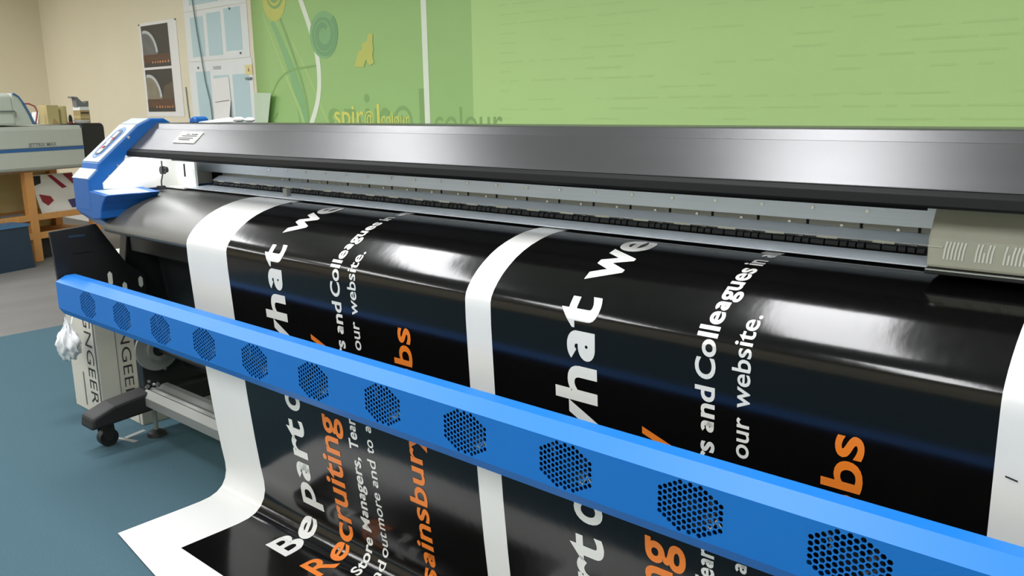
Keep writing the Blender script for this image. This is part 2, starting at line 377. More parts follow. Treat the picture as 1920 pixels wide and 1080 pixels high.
# ---- carriage beam strips under the cover
XC = -0.40
MB().prism([(1.895, 1.1885), (1.90, 1.27), (1.95, 1.27), (1.95, 1.1885)], -3.505, XC, 'x').build('beam_plate', m_alu, pr, bevel=.001)
MB().prism([(1.915, 1.165), (1.915, 1.1885), (1.95, 1.1885), (1.95, 1.165)], -3.345, XC, 'x').build('rail_recess', m_recess, pr)
MB().prism([(1.865, 1.1555), (1.865, 1.1585), (1.898, 1.1745), (1.92, 1.1745), (1.92, 1.1555)], -3.345, XC, 'x').build('rail_ledge', m_alu, pr, bevel=.001)
MB().prism([(1.745, 1.1325), (1.745, 1.1355), (1.845, 1.1385), (1.848, 1.1345)], -3.345, XC - .03, 'x').build('media_clamp_plate', m_alu, pr, bevel=.0006)
MB().prism([(1.870, 1.130), (1.870, 1.1565), (1.93, 1.1565), (1.93, 1.130)], -3.345, XC, 'x').build('roller_housing', m_alud, pr)
sc = MB().cyl((0, 0, 0), (0, -.003, 0), .004, n=10).mesh('screw', m_chrome)
dk = MB().box(-.003, .003, -.0015, 0, -.009, .009).mesh('slot_mark', m_lip)
x = -2.95
while x < -.5:
    link_copy('screw', sc, pr, (x, 1.896, 1.216)); link_copy('screw', sc, pr, (x + .062, 1.915, 1.177)); link_copy('slot_mark', dk, pr, (x + .105, 1.915, 1.177)); x += .1225
rl = MB().cyl((0, 0, 0), (.029, 0, 0), .0095, n=12).mesh('pinch_roller', m_rubber, smooth=False)
rs = MB().cyl((0, 0, 0), (.0145, 0, 0), .0095, n=12).mesh('short_pinch_roller', m_rubber)
lb = MB().box(0, .046, -.001, 0, 0, .0075).mesh('roller_label', m_label)
br = MB().box(0, .012, -.006, 0, 0, .006).mesh('roller_bracket', m_alud)
x = -3.30
while x < XC - .11:
    for dx in (0.0, .033): link_copy('pinch_roller', rl, pr, (x + dx, 1.858, 1.1445))
    for dx in (.066, .0845, .103): link_copy('short_pinch_roller', rs, pr, (x + dx, 1.858, 1.1445))
    link_copy('roller_label', lb, pr, (x + .008, 1.8635, 1.1515))
    link_copy('roller_bracket', br, pr, (x + .088, 1.866, 1.151))
    x += .1225
# media clip at the sheet's left edge
MB().box(-2.68, -2.655, 1.77, 1.79, 1.131, 1.166).build('media_clip', m_alud, pr, bevel=.003)
MB().box(-2.81, -2.68, 1.775, 1.80, 1.1295, 1.1325).build('edge_guide', m_alud, pr)
MB().box(-3.505, XB, 1.955, 2.02, 1.13, 1.37).build('rear_panel', m_lip, pr)
# LED work lamp under the cover at the maintenance end
MB().box(-3.50, -3.36, 1.64, 1.665, 1.278, 1.284).build('work_lamp', m_led, pr)
MB().box(-3.36, -.45, 1.706, 1.713, 1.282, 1.2845).build('added_fill_strip', m_fillglow, pr)  # added fill strip that brightens the print zone
MB().box(-3.36, -.45, 1.700, 1.704, 1.249, 1.286).build('added_strip_baffle', m_lip, pr)  # added baffle, keeps the fill strip's reflection off the sheet
# ---- print carriage
ca = MB().prism([(1.655, 1.150), (1.655, 1.205), (1.69, 1.262), (1.88, 1.262), (1.88, 1.150)], -.432, -.03, 'x').build('print_carriage', m_greybeige, pr, bevel=.006)
MB().box(-.432, -.03, 1.648, 1.80, 1.139, 1.150).build('carriage_base', m_black, ca, bevel=.002)
MB().box(-.430, -.03, 1.6465, 1.648, 1.1465, 1.149).build('carriage_edge', m_chrome, ca)
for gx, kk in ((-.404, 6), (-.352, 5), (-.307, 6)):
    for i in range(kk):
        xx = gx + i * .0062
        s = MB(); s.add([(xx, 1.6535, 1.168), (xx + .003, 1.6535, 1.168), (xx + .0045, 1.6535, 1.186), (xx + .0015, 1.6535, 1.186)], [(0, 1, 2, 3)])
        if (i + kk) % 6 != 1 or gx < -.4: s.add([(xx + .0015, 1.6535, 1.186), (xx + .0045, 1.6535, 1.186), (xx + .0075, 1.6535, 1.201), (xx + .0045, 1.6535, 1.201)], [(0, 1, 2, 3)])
        s.build('cable_reflection', m_label, ca)  # white strips painted as reflections of the ribbon cable
MB().box(-.431, -.405, 1.6525, 1.655, 1.189, 1.191).build('guide_wire', m_chrome, ca)
# ---- stand: side frames, legs, feet, casters
def leg_side(xc, flip):
    MB().prism([(1.60, .17), (1.60, .62), (1.58, .70), (1.572, .80), (1.60, .965), (2.02, .965), (2.02, .62), (1.92, .17)], xc - .03, xc + .03, 'x').build('side_frame', m_black, pr, bevel=.004)
    xa_ = xc + .036
    arm = MB().prism([(1.335, .118), (1.345, .170), (1.44, .205), (1.60, .225), (2.25, .225), (2.34, .190), (2.35, .118), (1.60, .135)], xa_ - .075, xa_ + .045, 'x').build('foot_arm', m_blackpl, pr, bevel=.012)
    for y in (1.43, 2.26):
        c = MB(); c.cyl((xa_ - .055, y, .112), (xa_ - .055, y, .122), .024, n=14); c.build('caster_plate', m_chrome, arm)
        c = MB(); c.prism([(y - .026, .112), (y + .026, .112), (y + .030, .06), (y + .012, .03), (y - .012, .03), (y - .022, .06)], xa_ - .085, xa_ - .078, 'x'); c.prism([(y - .026, .112), (y + .026, .112), (y + .030, .06), (y + .012, .03), (y - .012, .03), (y - .022, .06)], xa_ - .032, xa_ - .025, 'x'); c.box(xa_ - .085, xa_ - .025, y - .022, y + .022, .104, .112); c.build('caster_fork', m_blackpl, arm, bevel=.001)
        c = MB(); c.cyl((xa_ - .075, y + .006, .040), (xa_ - .035, y + .006, .040), .040, n=22); c.build('caster_wheel', m_rubber, arm, smooth=True)
    for y in (1.63, 2.05):
        MB().cyl((xa_ + .0, y, .03), (xa_ + .0, y, .14), .010, n=12).build('levelling_screw', m_alud, arm, smooth=True)
        c = MB(); c.cyl((xa_, y, 0), (xa_, y, .018), .042, .038, n=24); c.cyl((xa_, y, .018), (xa_, y, .03), .038, .014, n=24); c.build('levelling_foot', m_rubber, arm, smooth=True)
leg_side(-3.645, 1); leg_side(.45, -1)
sf = [o for o in pr.children if o.name.startswith('side_frame')][0]
# bolts on the left frame
for y, z in ((1.80, .80), (1.86, .78), (1.82, .70), (1.70, .30), (1.62, .26), (1.64, .24)):
    MB().cyl((-3.616, y, z), (-3.609, y, z), .007, n=10).build('bolt', m_chrome, sf)
# aluminium cross extrusion between the feet
ex = MB().prism([(1.575, .165), (1.575, .205), (1.60, .232), (1.612, .226), (1.625, .234), (1.645, .228), (1.67, .238), (1.70, .238), (1.70, .165)], -3.60, .40, 'x').build('cross_extrusion', m_alud, pr, bevel=.0015)
for y in (1.605, 1.65):
    MB().cyl((-3.604, y, .236), (-3.590, y, .246), .009, n=10).build('extrusion_bolt', m_chrome, ex)
# take-up roll under the printer
MB().cyl((-3.53, 1.655, .415), (.37, 1.655, .415), .013, n=14).build('takeup_shaft', m_black, pr, smooth=True)
MB().ring((-3.575, 1.655, .415), (1, 0, 0), .100, .034, .012, n=36).build('roll_flange', m_alud, pr, smooth=True)
MB().ring((-3.563, 1.655, .415), (1, 0, 0), .052, .032, .020, n=30).build('flange_collar', m_alud, pr, smooth=True)
MB().cyl((-3.612, 1.655, .415), (-3.552, 1.655, .415), .0325, n=20).build('roll_core', m_blackpl, pr, smooth=True)
# inner hanging shroud
MB().prism([(1.70, .86), (1.80, .86), (1.80, .30), (1.78, .30)], -3.58, XB, 'x').build('dust_shroud', m_black, pr)
side_cap(.30, .48, -1)

# ================================================================== DRYING FAN BAR
bar = thing('drying_fan_bar', 'long bright blue perforated fan bar across the front of the hanging print', 'fan bar', (-1.6, 1.30, 0.64))
X0, X1 = -3.545, .40
FZ0, FZ1 = .667, .812
fy = 1.262
shell = MB()
# top flange, bevel, lower return as sheet metal
def strip(p, q): shell.add([(X0, p[0], p[1]), (X1, p[0], p[1]), (X1, q[0], q[1]), (X0, q[0], q[1])], [(0, 1, 2, 3)])
zf_top = .786; zf_bot = .678
strip((1.338, .780), (1.338, .807)); strip((1.338, .807), (1.302, .807)); strip((1.302, .807), (fy, zf_top)); strip((fy, zf_bot), (1.278, .652)); strip((1.278, .652), (1.338, .648)); strip((1.338, .648), (1.338, .67))
fans = [-0.402 - .2855 * k for k in range(-2, 11)]
hwx, hz = .0745, (zf_top - zf_bot) / 2
edges = []
xs = sorted(fans); cur = X0
for fx in xs:
    if fx + hwx > X1: continue
    shell.add([(cur, fy, zf_bot), (fx - hwx, fy, zf_bot), (fx - hwx, fy, zf_top), (cur, fy, zf_top)], [(0, 1, 2, 3)]); cur = fx + hwx
shell.add([(cur, fy, zf_bot), (X1, fy, zf_bot), (X1, fy, zf_top), (cur, fy, zf_top)], [(0, 1, 2, 3)])
for X in (X0, X1):
    shell.add([(X, 1.338, .807), (X, 1.302, .807), (X, fy, zf_top), (X, fy, zf_bot), (X, 1.278, .652), (X, 1.338, .648)], [(0, 1, 2, 3, 4, 5)])
so = shell.build('bar_shell', m_blue, bar)
MB().box(X0 + .004, X1 - .004, 1.339, 1.343, .649, .802).build('added_rear_cover', m_blackpl, bar)  # unseen black plate added to stop the bar's blue reflection in the sheet
# honeycomb grille: real hexagonal holes
px, pz = .01036, .01165
holes = []
for c in range(-6, 7):
    for r in range(-6, 7):
        zz = r * pz + (pz / 2 if c % 2 else 0)
        lim = min(.0485, .0215 + (6.4 - abs(c)) * .0062)
        if abs(zz) <= lim: holes.append((c * px, zz))
verts = [Vector((-hwx, -hz)), Vector((hwx, -hz)), Vector((hwx, hz)), Vector((-hwx, hz))]; loops = [[0, 1, 2, 3]]
for (hx, hzv) in holes:
    b = len(verts); R = .00515
    for k in range(6):
        t = math.pi / 3 * k + 0.0; verts.append(Vector((hx + R * math.cos(t), hzv + R * math.sin(t))))
    loops.append([b + k for k in range(6)])
ov, oe, of, *_ = delaunay_2d_cdt(verts, [], loops, 1, 1e-6)
inside = lambda x, z: any((x - a) ** 2 + (z - b) ** 2 < .0042 ** 2 for a, b in holes)
gm = MB(); fs = []
for f in of:
    cx = sum(ov[i].x for i in f) / len(f); cz = sum(ov[i].y for i in f) / len(f)
    # a triangle of a hole has all its corners on one hexagon
    inh = any(all((ov[i].x - a) ** 2 + (ov[i].y - b) ** 2 < .0054 ** 2 for i in f) for a, b in holes)
    if not inh: fs.append(tuple(f))
gm.add([(v.x, 0, v.y) for v in ov], fs)
gme = gm.mesh('fan_grille', m_blue)
if gme.polygons[0].normal.y > 0: gme.flip_normals()
# fan behind the grille
fm = MB(); fm.ring((0, .012, 0), (0, 1, 0), .052, .047, .026, n=30)
fm.cyl((0, .012, 0), (0, .034, 0), .020, n=20)
for k in range(7):
    t0 = 2 * math.pi * k / 7
    vs = []
    for j in range(5):
        r = .019 + .028 * j / 4; t = t0 + .28 * j / 4
        vs += [(r * math.cos(t), .014, r * math.sin(t)), (r * math.cos(t + .62), .030, r * math.sin(t + .62))]
    fm.add(vs, [(2 * j, 2 * j + 1, 2 * j + 3, 2 * j + 2) for j in range(4)])
fm.add([(-.066, .042, -.052), (.066, .042, -.052), (.066, .042, .052), (-.066, .042, .052)], [(0, 1, 2, 3)])
fme = fm.mesh('fan', m_fan)
wm = MB().tube([(.062, .008, -.022), (.050, .009, -.010), (.040, .008, -.030), (.030, .009, -.026)], .0018, n=6).mesh('fan_wire', m_label)
wm2 = MB().tube([(-.045, .008, .040), (-.036, .010, .030), (-.030, .008, .018), (-.034, .009, .006)], .0028, n=6).mesh('fan_wire', m_hub)
for i, fx in enumerate(fans):
    if fx + hwx > X1: continue
    g = link_copy('fan_grille', gme, bar, (fx, fy, (zf_top + zf_bot) / 2)); sd = g.modifiers.new('thickness', 'SOLIDIFY'); sd.thickness = .0016; sd.offset = -1
    fo = link_copy('fan', fme, bar, (fx, fy, (zf_top + zf_bot) / 2))
    ORG[fo.name] = (fx, fy, (zf_top + zf_bot) / 2)
    wo = bpy.data.objects.new('fan_wire', wm); COL.objects.link(wo); wo.parent = fo
    if i % 2 == 0:
        wo = bpy.data.objects.new('fan_wire', wm2); COL.objects.link(wo); wo.parent = fo
# mounting plates that carry the bar
pp = [(1.267, .985), (1.450, .997), (1.555, .820), (1.63, .76), (1.63, .60), (1.50, .60), (1.36, .645), (1.284, .655)]
mp_ = MB().prism(pp, -3.575, -3.558, 'x').build('mounting_plate', m_black, bar, bevel=.002)
MB().box(-3.5575, -3.556, 1.335, 1.40, .952, .962).build('plate_sticker', m_navy, mp_)
MB().box(-3.5575, -3.556, 1.345, 1.43, .885, .888).build('plate_seam', m_lip, mp_)
for y, z, hh in ((1.481, .762, .062), (1.538, .708, .062), (1.608, .728, .05)):
    MB().prism([(y - .009, z - hh / 2 + .01), (y, z - hh / 2), (y + .009, z - hh / 2 + .01), (y + .009, z + hh / 2 - .01), (y, z + hh / 2), (y - .009, z + hh / 2 - .01)], -3.5585, -3.5555, 'x').build('slot_light', m_label, mp_)  # white slabs paint the light showing through the slots
MB().prism(pp, .402, .419, 'x').build('mounting_plate', m_black, bar, bevel=.002)

# ================================================================== PRINTED SHEET
prof = [Vector(p) for p in PROF]
S = [0.0]
for i in range(len(prof) - 1): S.append(S[-1] + (prof[i + 1] - prof[i]).length)
def at_s(s):
    if s <= 0: return prof[0], (prof[1] - prof[0]).normalized()
    for i in range(len(S) - 1):
        if s <= S[i + 1]:
            t = (s - S[i]) / (S[i + 1] - S[i]); d = (prof[i + 1] - prof[i]).normalized()
            d0 = (prof[i] - prof[i - 1]).normalized() if i > 0 else d; d2 = (prof[i + 2] - prof[i + 1]).normalized() if i + 2 < len(prof) else d
            # smoothed normal
            dd = (d0 + d).normalized().lerp((d + d2).normalized(), t).normalized()
            return prof[i].lerp(prof[i + 1], t), dd
    d = (prof[-1] - prof[-2]).normalized(); return prof[-1] + d * (s - S[-1]), d
def on_sheet(X, s, t=0.0):
    p, d = at_s(s); n = Vector((-d.y, d.x))       # d points down the sheet; outward normal faces the room
    if n.x > 0 and abs(n.x) > abs(n.y): n = -n
    if n.y < 0 and abs(n.y) >= abs(n.x): n = -n
    return Vector((X, p.x + n.x * t, p.y + n.y * t))
XS0, XS1 = -2.820, .03
PITCH = 1.197
BL = (-2.553, -1.433); BR = (-1.347, -.249)
SEND = 1.905
sh_ = thing('printed_banner_sheet', 'glossy black and white vinyl print hanging from the printer onto the carpet', 'banner', (-1.4, 1.48, 0))
mb = MB()
us = [XS0, -2.75, BL[0]] + [BL[0] + (BL[1] - BL[0]) * k / 8 for k in range(1, 8)] + [BL[1], BR[0]] + [BR[0] + (BR[1] - BR[0]) * k / 8 for k in range(1, 8)] + [BR[1], -.1, XS1]
ss = []
for i in range(len(S) - 1):
    k = max(1, int((S[i + 1] - S[i]) / .02))
    ss += [S[i] + (S[i + 1] - S[i]) * j / k for j in range(k)]
ss = [s for s in ss if s < 1.80] + [1.822, 1.85, 1.88, SEND]
nu = len(us)
vs = []
for s in ss:
    for x in us:
        e = s
        if s > 1.83: e = s + (s - 1.822) / (SEND - 1.822) * (.010 + .05 * min(1, max(0, (x + 2.82) / .4)))
        lift = 0
        vs.append(on_sheet(x, e, 0))
fs = []; mi = []
for j in range(len(ss) - 1):
    for i in range(nu - 1):
        fs.append((j * nu + i, j * nu + i + 1, (j + 1) * nu + i + 1, (j + 1) * nu + i))
        xm = (us[i] + us[i + 1]) / 2; sm = (ss[j] + ss[j + 1]) / 2
        mi.append(1 if sm < 1.822 and (BL[0] < xm < BL[1] or BR[0] < xm < BR[1]) else 0)
mb.v = [tuple(v) for v in vs]; mb.f = fs; mb.mi = mi
so_ = mb.build('vinyl_sheet', [m_vinyl, m_vblack], sh_, smooth=True, auto=60)
def sheet_text(txt, xbase, size, s0, s1, m, dxp, off=.018, name='lettering'):
    # one word: starts at distance s0 down the sheet and ends nearer the printer, at s1
    v2, f2 = layout(txt, off); xa_ = min(v[0] for v in v2); xb_ = max(v[0] for v in v2); k = (s0 - s1) / (xb_ - xa_)
    bm = bmesh.new()
    bv = [bm.verts.new((s0 - (x - xa_) * k, -y * size, 0)) for x, y in v2]
    for f in f2:
        try: bm.faces.new([bv[i] for i in f])
        except ValueError: pass
    lo = min(v.co.x for v in bm.verts); hi = max(v.co.x for v in bm.verts)
    cuts = [q for q in S if lo < q < hi and (q < .56 or q > 1.3)]
    for c in cuts + [c + .012 for c in cuts]:
        bmesh.ops.bisect_plane(bm, geom=bm.verts[:] + bm.edges[:] + bm.faces[:], plane_co=(c, 0, 0), plane_no=(1, 0, 0))
    mbt = MB(); bm.verts.ensure_lookup_table(); bm.verts.index_update()
    V = [on_sheet(xbase + dxp + v.co.y, v.co.x, .0009) for v in bm.verts]
    F = [tuple(v.index for v in f.verts) for f in bm.faces]
    mbt.add(V, F); bm.free()
    return mbt.build(name, m, sh_)
LINES = [(-2.233, .163, m_vtext, .024, (('Be', 1.628, 1.454), ('part', 1.412, 1.090), ('of', 1.057, .940), ('what', .905, .492), ('we', .447, .238))),
         (-2.045, .145, m_vorange, .018, (('Recruiting', 1.632, 1.027), ('Now', 1.006, .762))),
         (-1.943, .061, m_vtext, .024, (('for', 1.640, 1.585), ('Store', 1.555, 1.423), ('Managers,', 1.400, 1.134), ('Team', 1.112, .987), ('Leaders', .965, .755), ('and', .735, .637), ('Colleagues', .622, .325), ('in', .309, .276), ('all', .254, .195))),
         (-1.868, .055, m_vtext, .012, (('Find', 1.590, 1.478), ('out', 1.464, 1.377), ('more', 1.366, 1.236), ('and', 1.218, 1.126), ('to', 1.104, 1.057), ('apply', 1.034, .905), ('visit', .885, .792), ('our', .772, .686), ('website.', .666, .470))),
         (-1.651, .104, m_vorange, .018, (('sainsburys.jobs', 1.470, .668),))]
for dxp in (0.0, PITCH):
    for xb_, sz_, m_, of_, words in LINES:
        for wd_, sa_, sb_ in words: sheet_text(wd_, xb_, sz_, sa_, sb_, m_, dxp, of_)
tk = MB(); tk.add([on_sheet(-.232, .672, .0012), on_sheet(-.214, .676, .0012), on_sheet(-.214, .679, .0012), on_sheet(-.232, .675, .0012)], [(0, 1, 2, 3)]); tk.build('print_mark', m_ink, sh_)

# ================================================================== CARTONS, BAG, TAPE BESIDE THE LEG
c1 = thing('carton', 'tall white printed carton standing behind the printer leg', 'carton', (-4.18, 1.72, 0))
MB().box(-4.335, -4.010, 1.567, 1.900, 0, .76).build('carton_body', m_carton, c1, bevel=.004)
text_plane('SIGNGEER', (-4.128, 1.5655, .60), (0, 0, -1), (1, 0, 0), .115, c1, m_ink, offset=-.008, width=.545)
for xx in (-4.026, -4.016): MB().box(xx, xx + .003, 1.5645, 1.567, .02, .74).build('edge_line', m_inkgrey, c1)
MB().box(-4.20, -4.19, 1.5645, 1.567, .03, .20).build('edge_line', m_inkgrey, c1)
text_plane('SIGNGEER', (-4.0085, 1.682, .60), (0, 0, -1), (0, 1, 0), .066, c1, m_ink, offset=-.008, width=.545)
for yy in (1.658, 1.748): MB().box(-4.0095, -4.008, yy, yy + .003, .02, .74).build('edge_line', m_inkgrey, c1)
ar = MB(); ar.add([(-4.008, 1.625, .46), (-4.008, 1.632, .46), (-4.008, 1.632, .49), (-4.008, 1.638, .49), (-4.008, 1.6285, .505), (-4.008, 1.619, .49), (-4.008, 1.625, .49)], [(0, 1, 2, 3, 4, 5, 6)]); ar.build('arrow_mark', m_ink, c1)
c2 = thing('carton', 'low white carton lying on the carpet under the printer, behind the levelling foot', 'carton', (-3.95, 2.1, 0))
MB().box(-3.992, -3.782, 1.915, 2.75, 0, .27).build('carton_body', m_carton, c2, bevel=.004)
for yy in (1.93, 2.02): MB().box(-3.783, -3.7805, yy, yy + .005, .01, .26).build('edge_line', m_inkgrey, c2)
text_plane('SIGNGEER', (-3.7803, 1.96, .22), (0, 1, 0), (0, 0, 1), .05, c2, m_inkgrey, offset=-.005, width=.4)
c3 = thing('carton', 'small white carton on the carpet below the black foot arm', 'carton', (-3.87, 1.76, 0))
MB().box(-3.95, -3.775, 1.645, 1.86, 0, .10).build('carton_body', m_carton, c3, bevel=.003)
MB().box(-3.805, -3.800, 1.6435, 1.645, .005, .095).build('edge_line', m_inkgrey, c3)
ar = MB(); ar.add([(-3.86, 1.6435, .06), (-3.83, 1.6435, .06), (-3.845, 1.6435, .035)], [(0, 1, 2)]); ar.build('arrow_mark', m_ink, c3)
# crumpled plastic bag hanging on the carton's front
bg = bmesh.new(); bmesh.ops.create_icosphere(bg, subdivisions=4, radius=1)
from mathutils import noise
mbb = MB(); bvs = []
for v in bg.verts:
    nn = v.co.normalized(); q = 1 + .26 * noise.noise(nn * 2.4) + .24 * noise.noise(nn * 5.0 + Vector((3, 1, 2))) - .22 * abs(noise.noise(nn * 8.0))
    zz = nn.z; taper = 1.0 if zz < .1 else max(.16, 1 - .95 * (zz - .1))
    bvs.append(Vector((-4.085, 1.476, .385)) + Vector((nn.x * .072 * q * taper, nn.y * .050 * q * taper, zz * (.085 if zz < 0 else .120) * q)))
bg.verts.ensure_lookup_table(); bg.verts.index_update()
mbb.add(bvs, [tuple(v.index for v in f.verts) for f in bg.faces]); bg.free()
bgo = thing('plastic_bag', 'crumpled white plastic bag hooked on the front of the tall carton', 'bag', (-4.085, 1.50, .30))
mbb.build('bag_body', m_bag, bgo, smooth=True, auto=80)
MB().tube([(-4.09, 1.50, .47), (-4.105, 1.515, .50), (-4.12, 1.545, .53), (-4.12, 1.560, .54)], .004, n=6).build('bag_strand', m_bag, bgo)
# T-shaped floor tape
tp = MB(); tp.add([(-3.735, 1.500, .001), (-3.712, 1.492, .001), (-3.600, 1.520, .001), (-3.61, 1.545, .001)], [(0, 1, 2, 3)]); tp.add([(-3.700, 1.522, .0012), (-3.675, 1.522, .0012), (-3.700, 1.625, .0012), (-3.725, 1.620, .0012)], [(0, 1, 2, 3)])
tag(tp.build('floor_tape', m_tape), 'T-shaped grey tape mark stuck on the carpet by the caster', 'tape')
# small things lying on top of the printer
o = MB().prism([(-3.375, 1.4005), (-3.32, 1.4005), (-3.325, 1.418), (-3.345, 1.426), (-3.368, 1.418)], 1.80, 1.86, 'y').build('blue_knob', m_bluedk, None, bevel=.004)
tag(o, 'small blue plastic knob lying on top of the printer cover', 'knob')
o = MB(); o.add([(-3.26, 1.78, 1.402), (-3.13, 1.76, 1.402), (-3.09, 1.87, 1.404), (-3.22, 1.90, 1.412), (-3.26, 1.78, 1.404), (-3.13, 1.76, 1.404), (-3.09, 1.87, 1.408), (-3.22, 1.90, 1.421)], [(3, 2, 1, 0), (4, 5, 6, 7), (0, 1, 5, 4), (1, 2, 6, 5), (2, 3, 7, 6), (3, 0, 4, 7)])
tag(o.build('paper_sheet', m_paper), 'curled white paper sheet lying on the printer cover behind the name plate', 'paper')
o = MB()
for k, (x, y, r) in enumerate(((-3.04, 1.83, .018), (-3.00, 1.85, .014), (-2.96, 1.83, .016))): o.sphere((x, y, 1.4025 + r * .6), r, 1.6, 1.2, .6, n=9, m=6)
tag(o.build('crumpled_tissue', m_paper), 'crumpled white tissue on the printer cover beside the curled paper', 'tissue')

# ================================================================== BACK WALL: POSTER, CHARTS, BANNER
def flat(pts, y, name, m, parent): return MB().add([(p[0], y, p[1]) for p in pts], [tuple(range(len(pts)))]).build(name, m, parent)
def slab(x0, x1, z0, z1, y, t, name, m, parent): return MB().box(x0, x1, y - t, y, z0, z1).build(name, m, parent)
ps = thing('moon_poster', 'white poster with two dark moonrise pictures one above the other', 'poster', (-9.31, YW - .005, 1.38))
slab(-9.745, -8.89, 1.385, 2.42, YW - .002, .003, 'poster_sheet', m_paper, ps)
yp = YW - .006
for z0, z1, mm, lo in ((1.935, 2.388, m_moon, m_night), (1.442, 1.908, m_moonw, m_haze)):
    xa, xb = -9.70, -9.075
    h = z1 - z0
    pic = flat([(xa, z0), (xb, z0), (xb, z1), (xa, z1)], yp, 'picture', m_night, ps)
    # moon rising from the lower left, its right rim bright
    cx_, cz_, rx_, rz_ = xa + .075, z0 + h * .27, .285, h * .62
    def arc(k0, t0, t1, n_=14): return [(max(xa + .001, cx_ + rx_ * k0 * math.cos(t0 + (t1 - t0) * k / n_)), cz_ + rz_ * k0 * math.sin(t0 + (t1 - t0) * k / n_)) for k in range(n_ + 1)]
    flat([(xa + .001, cz_)] + arc(1.0, math.radians(104), 0), yp - .0012, 'moon_print', mm, pic)
    out = arc(1.0, math.radians(100), math.radians(8)); inn = arc(.90, math.radians(100), math.radians(8)); inn = [(p[0] - .02 * (i_ / 14.0), p[1] - .004) for i_, p in enumerate(inn)]
    MB().add([(p[0], yp - .0018, p[1]) for p in out + inn], [(k, k + 1, 16 + k, 15 + k) for k in range(14)]).build('moon_rim', m_rim, pic)
    if lo is m_haze: flat([(xa + .36, z0 + h * .27), (xb, z0 + h * .32), (xb, z0 + h * .70), (xa + .42, z0 + h * .60)], yp - .001, 'haze_print', m_haze, pic)
    flat([(xa, z0 + h * .10), (xb, z0 + h * .10), (xb, z0 + h * .30), (xa, z0 + h * .30)], yp - .002, 'ground_print', m_dusk, pic)
    for k in range(7):
        fx = xa + .20 + k * .06 + random.uniform(-.01, .01)
        flat([(fx, z0 + h * .09), (fx + .035, z0 + h * .09), (fx + .03, z0 + h * (.12 + .04 * random.random())), (fx + .008, z0 + h * .14)], yp - .003, 'ember_print', m_fire, pic)
    flat([(xa, z0), (xb, z0), (xb, z0 + h * .09), (xa, z0 + h * .09)], yp - .0025, 'foreground_print', m_night, pic)
for x, z in ((-9.735, 2.405), (-8.90, 2.41)): MB().sphere((x, YW - .006, z), .011, n=8, m=6).build('pin', m_inkgrey, ps)
def chart(name, label, z0, z1, x0, x1, cols):
    c = thing(name, label, 'wall chart', ((x0 + x1) / 2, YW - .005, z0))
    slab(x0, x1, z0, z1, YW - .002, .003, 'chart_sheet', m_chartw, c)
    for a, b, u0, u1 in cols: flat([(a, u0), (b, u0), (b, u1), (a, u1)], YW - .0065, 'chart_panel', m_chart, c)
    return c
ch1 = chart('wall_chart', 'pale blue three-column wall chart pinned up beside the green banner', 1.955, 2.46, -8.70, -7.50, ((-8.59, -8.33, 2.0, 2.40), (-8.26, -7.99, 2.0, 2.42), (-7.92, -7.62, 2.03, 2.44)))
ch2 = chart('wall_chart', 'lower pale blue wall chart behind the hanging white documents', 1.25, 1.95, -8.70, -7.48, ((-8.56, -8.28, 1.30, 1.85), (-8.22, -7.92, 1.30, 1.80), (-7.85, -7.55, 1.30, 1.80)))
text_plane('notes', (-8.20, YW - .0065, 1.86), (1, 0, 0), (0, 0, 1), .07, ch2, m_inkgrey, offset=0)
ch3 = chart('wall_chart', 'top pale blue wall chart cut off by the upper edge of view', 2.465, 3.05, -8.70, -7.50, ((-8.58, -8.0, 2.52, 3.0), (-7.95, -7.62, 2.52, 3.0)))
for c, x, z in ((ch1, -7.80, 2.43), (ch1, -7.66, 2.0), (ch2, -8.50, 1.89)): MB().sphere((x, YW - .008, z), .012, n=8, m=6).build('pin', m_inkgrey, c)
dc = thing('hanging_document', 'white paper sheets with a bent lower corner hung over the lower chart', 'document', (-8.06, YW - .03, 1.36))
MB().add([(-8.235, YW - .012, 1.50), (-7.905, YW - .012, 1.52), (-7.915, YW - .010, 1.78), (-8.245, YW - .010, 1.77)], [(0, 1, 2, 3)]).build('upper_sheet', m_paper, dc)
MB().add([(-8.225, YW - .035, 1.345), (-7.90, YW - .05, 1.355), (-7.90, YW - .016, 1.545), (-8.225, YW - .016, 1.525)], [(0, 1, 2, 3)]).build('lower_sheet', m_paper, dc)
MB().add([(-8.20, YW - .018, 1.528), (-7.93, YW - .018, 1.546), (-7.93, YW - .018, 1.552), (-8.20, YW - .018, 1.534)], [(0, 1, 2, 3)]).build('sheet_edge', m_inkgrey, dc)
st = thing('warning_sticker', 'small yellow warning sticker on the right edge of the charts', 'sticker', (-7.54, YW - .01, 1.79))
slab(-7.605, -7.475, 1.79, 1.885, YW - .0066, .002, 'sticker_face', m_sticker, st)
flat([(-7.555, 1.82), (-7.525, 1.82), (-7.54, 1.865)], YW - .0095, 'sticker_mark', m_redcable, st)
hk = MB().box(-7.585, -7.49, YW - .03, YW - .0066, 1.742, 1.762).build('wall_clip', m_wire, None, bevel=.004); tag(hk, 'small grey wall clip under the yellow sticker', 'clip')
wc = MB().tube([(-8.49, YW - .02, 3.29), (-8.485, YW - .02, 2.6), (-8.44, YW - .02, 2.25), (-8.39, YW - .02, 1.95), (-8.36, YW - .02, 1.75), (-8.30, YW - .02, 1.55), (-8.285, YW - .02, 1.42), (-8.27, YW - .02, .12)], .0065, n=6).build('hanging_cable', m_wire)
tag(wc, 'thin grey cable hanging down in front of the pale blue charts', 'cable')
wc = MB().tube([(-8.80, YW - .008, 1.70), (-8.79, YW - .008, 1.50), (-8.775, YW - .008, 1.36)], .006, n=6).build('thin_wire', m_wire); tag(wc, 'short thin wire on the wall beside the moon poster', 'wire')

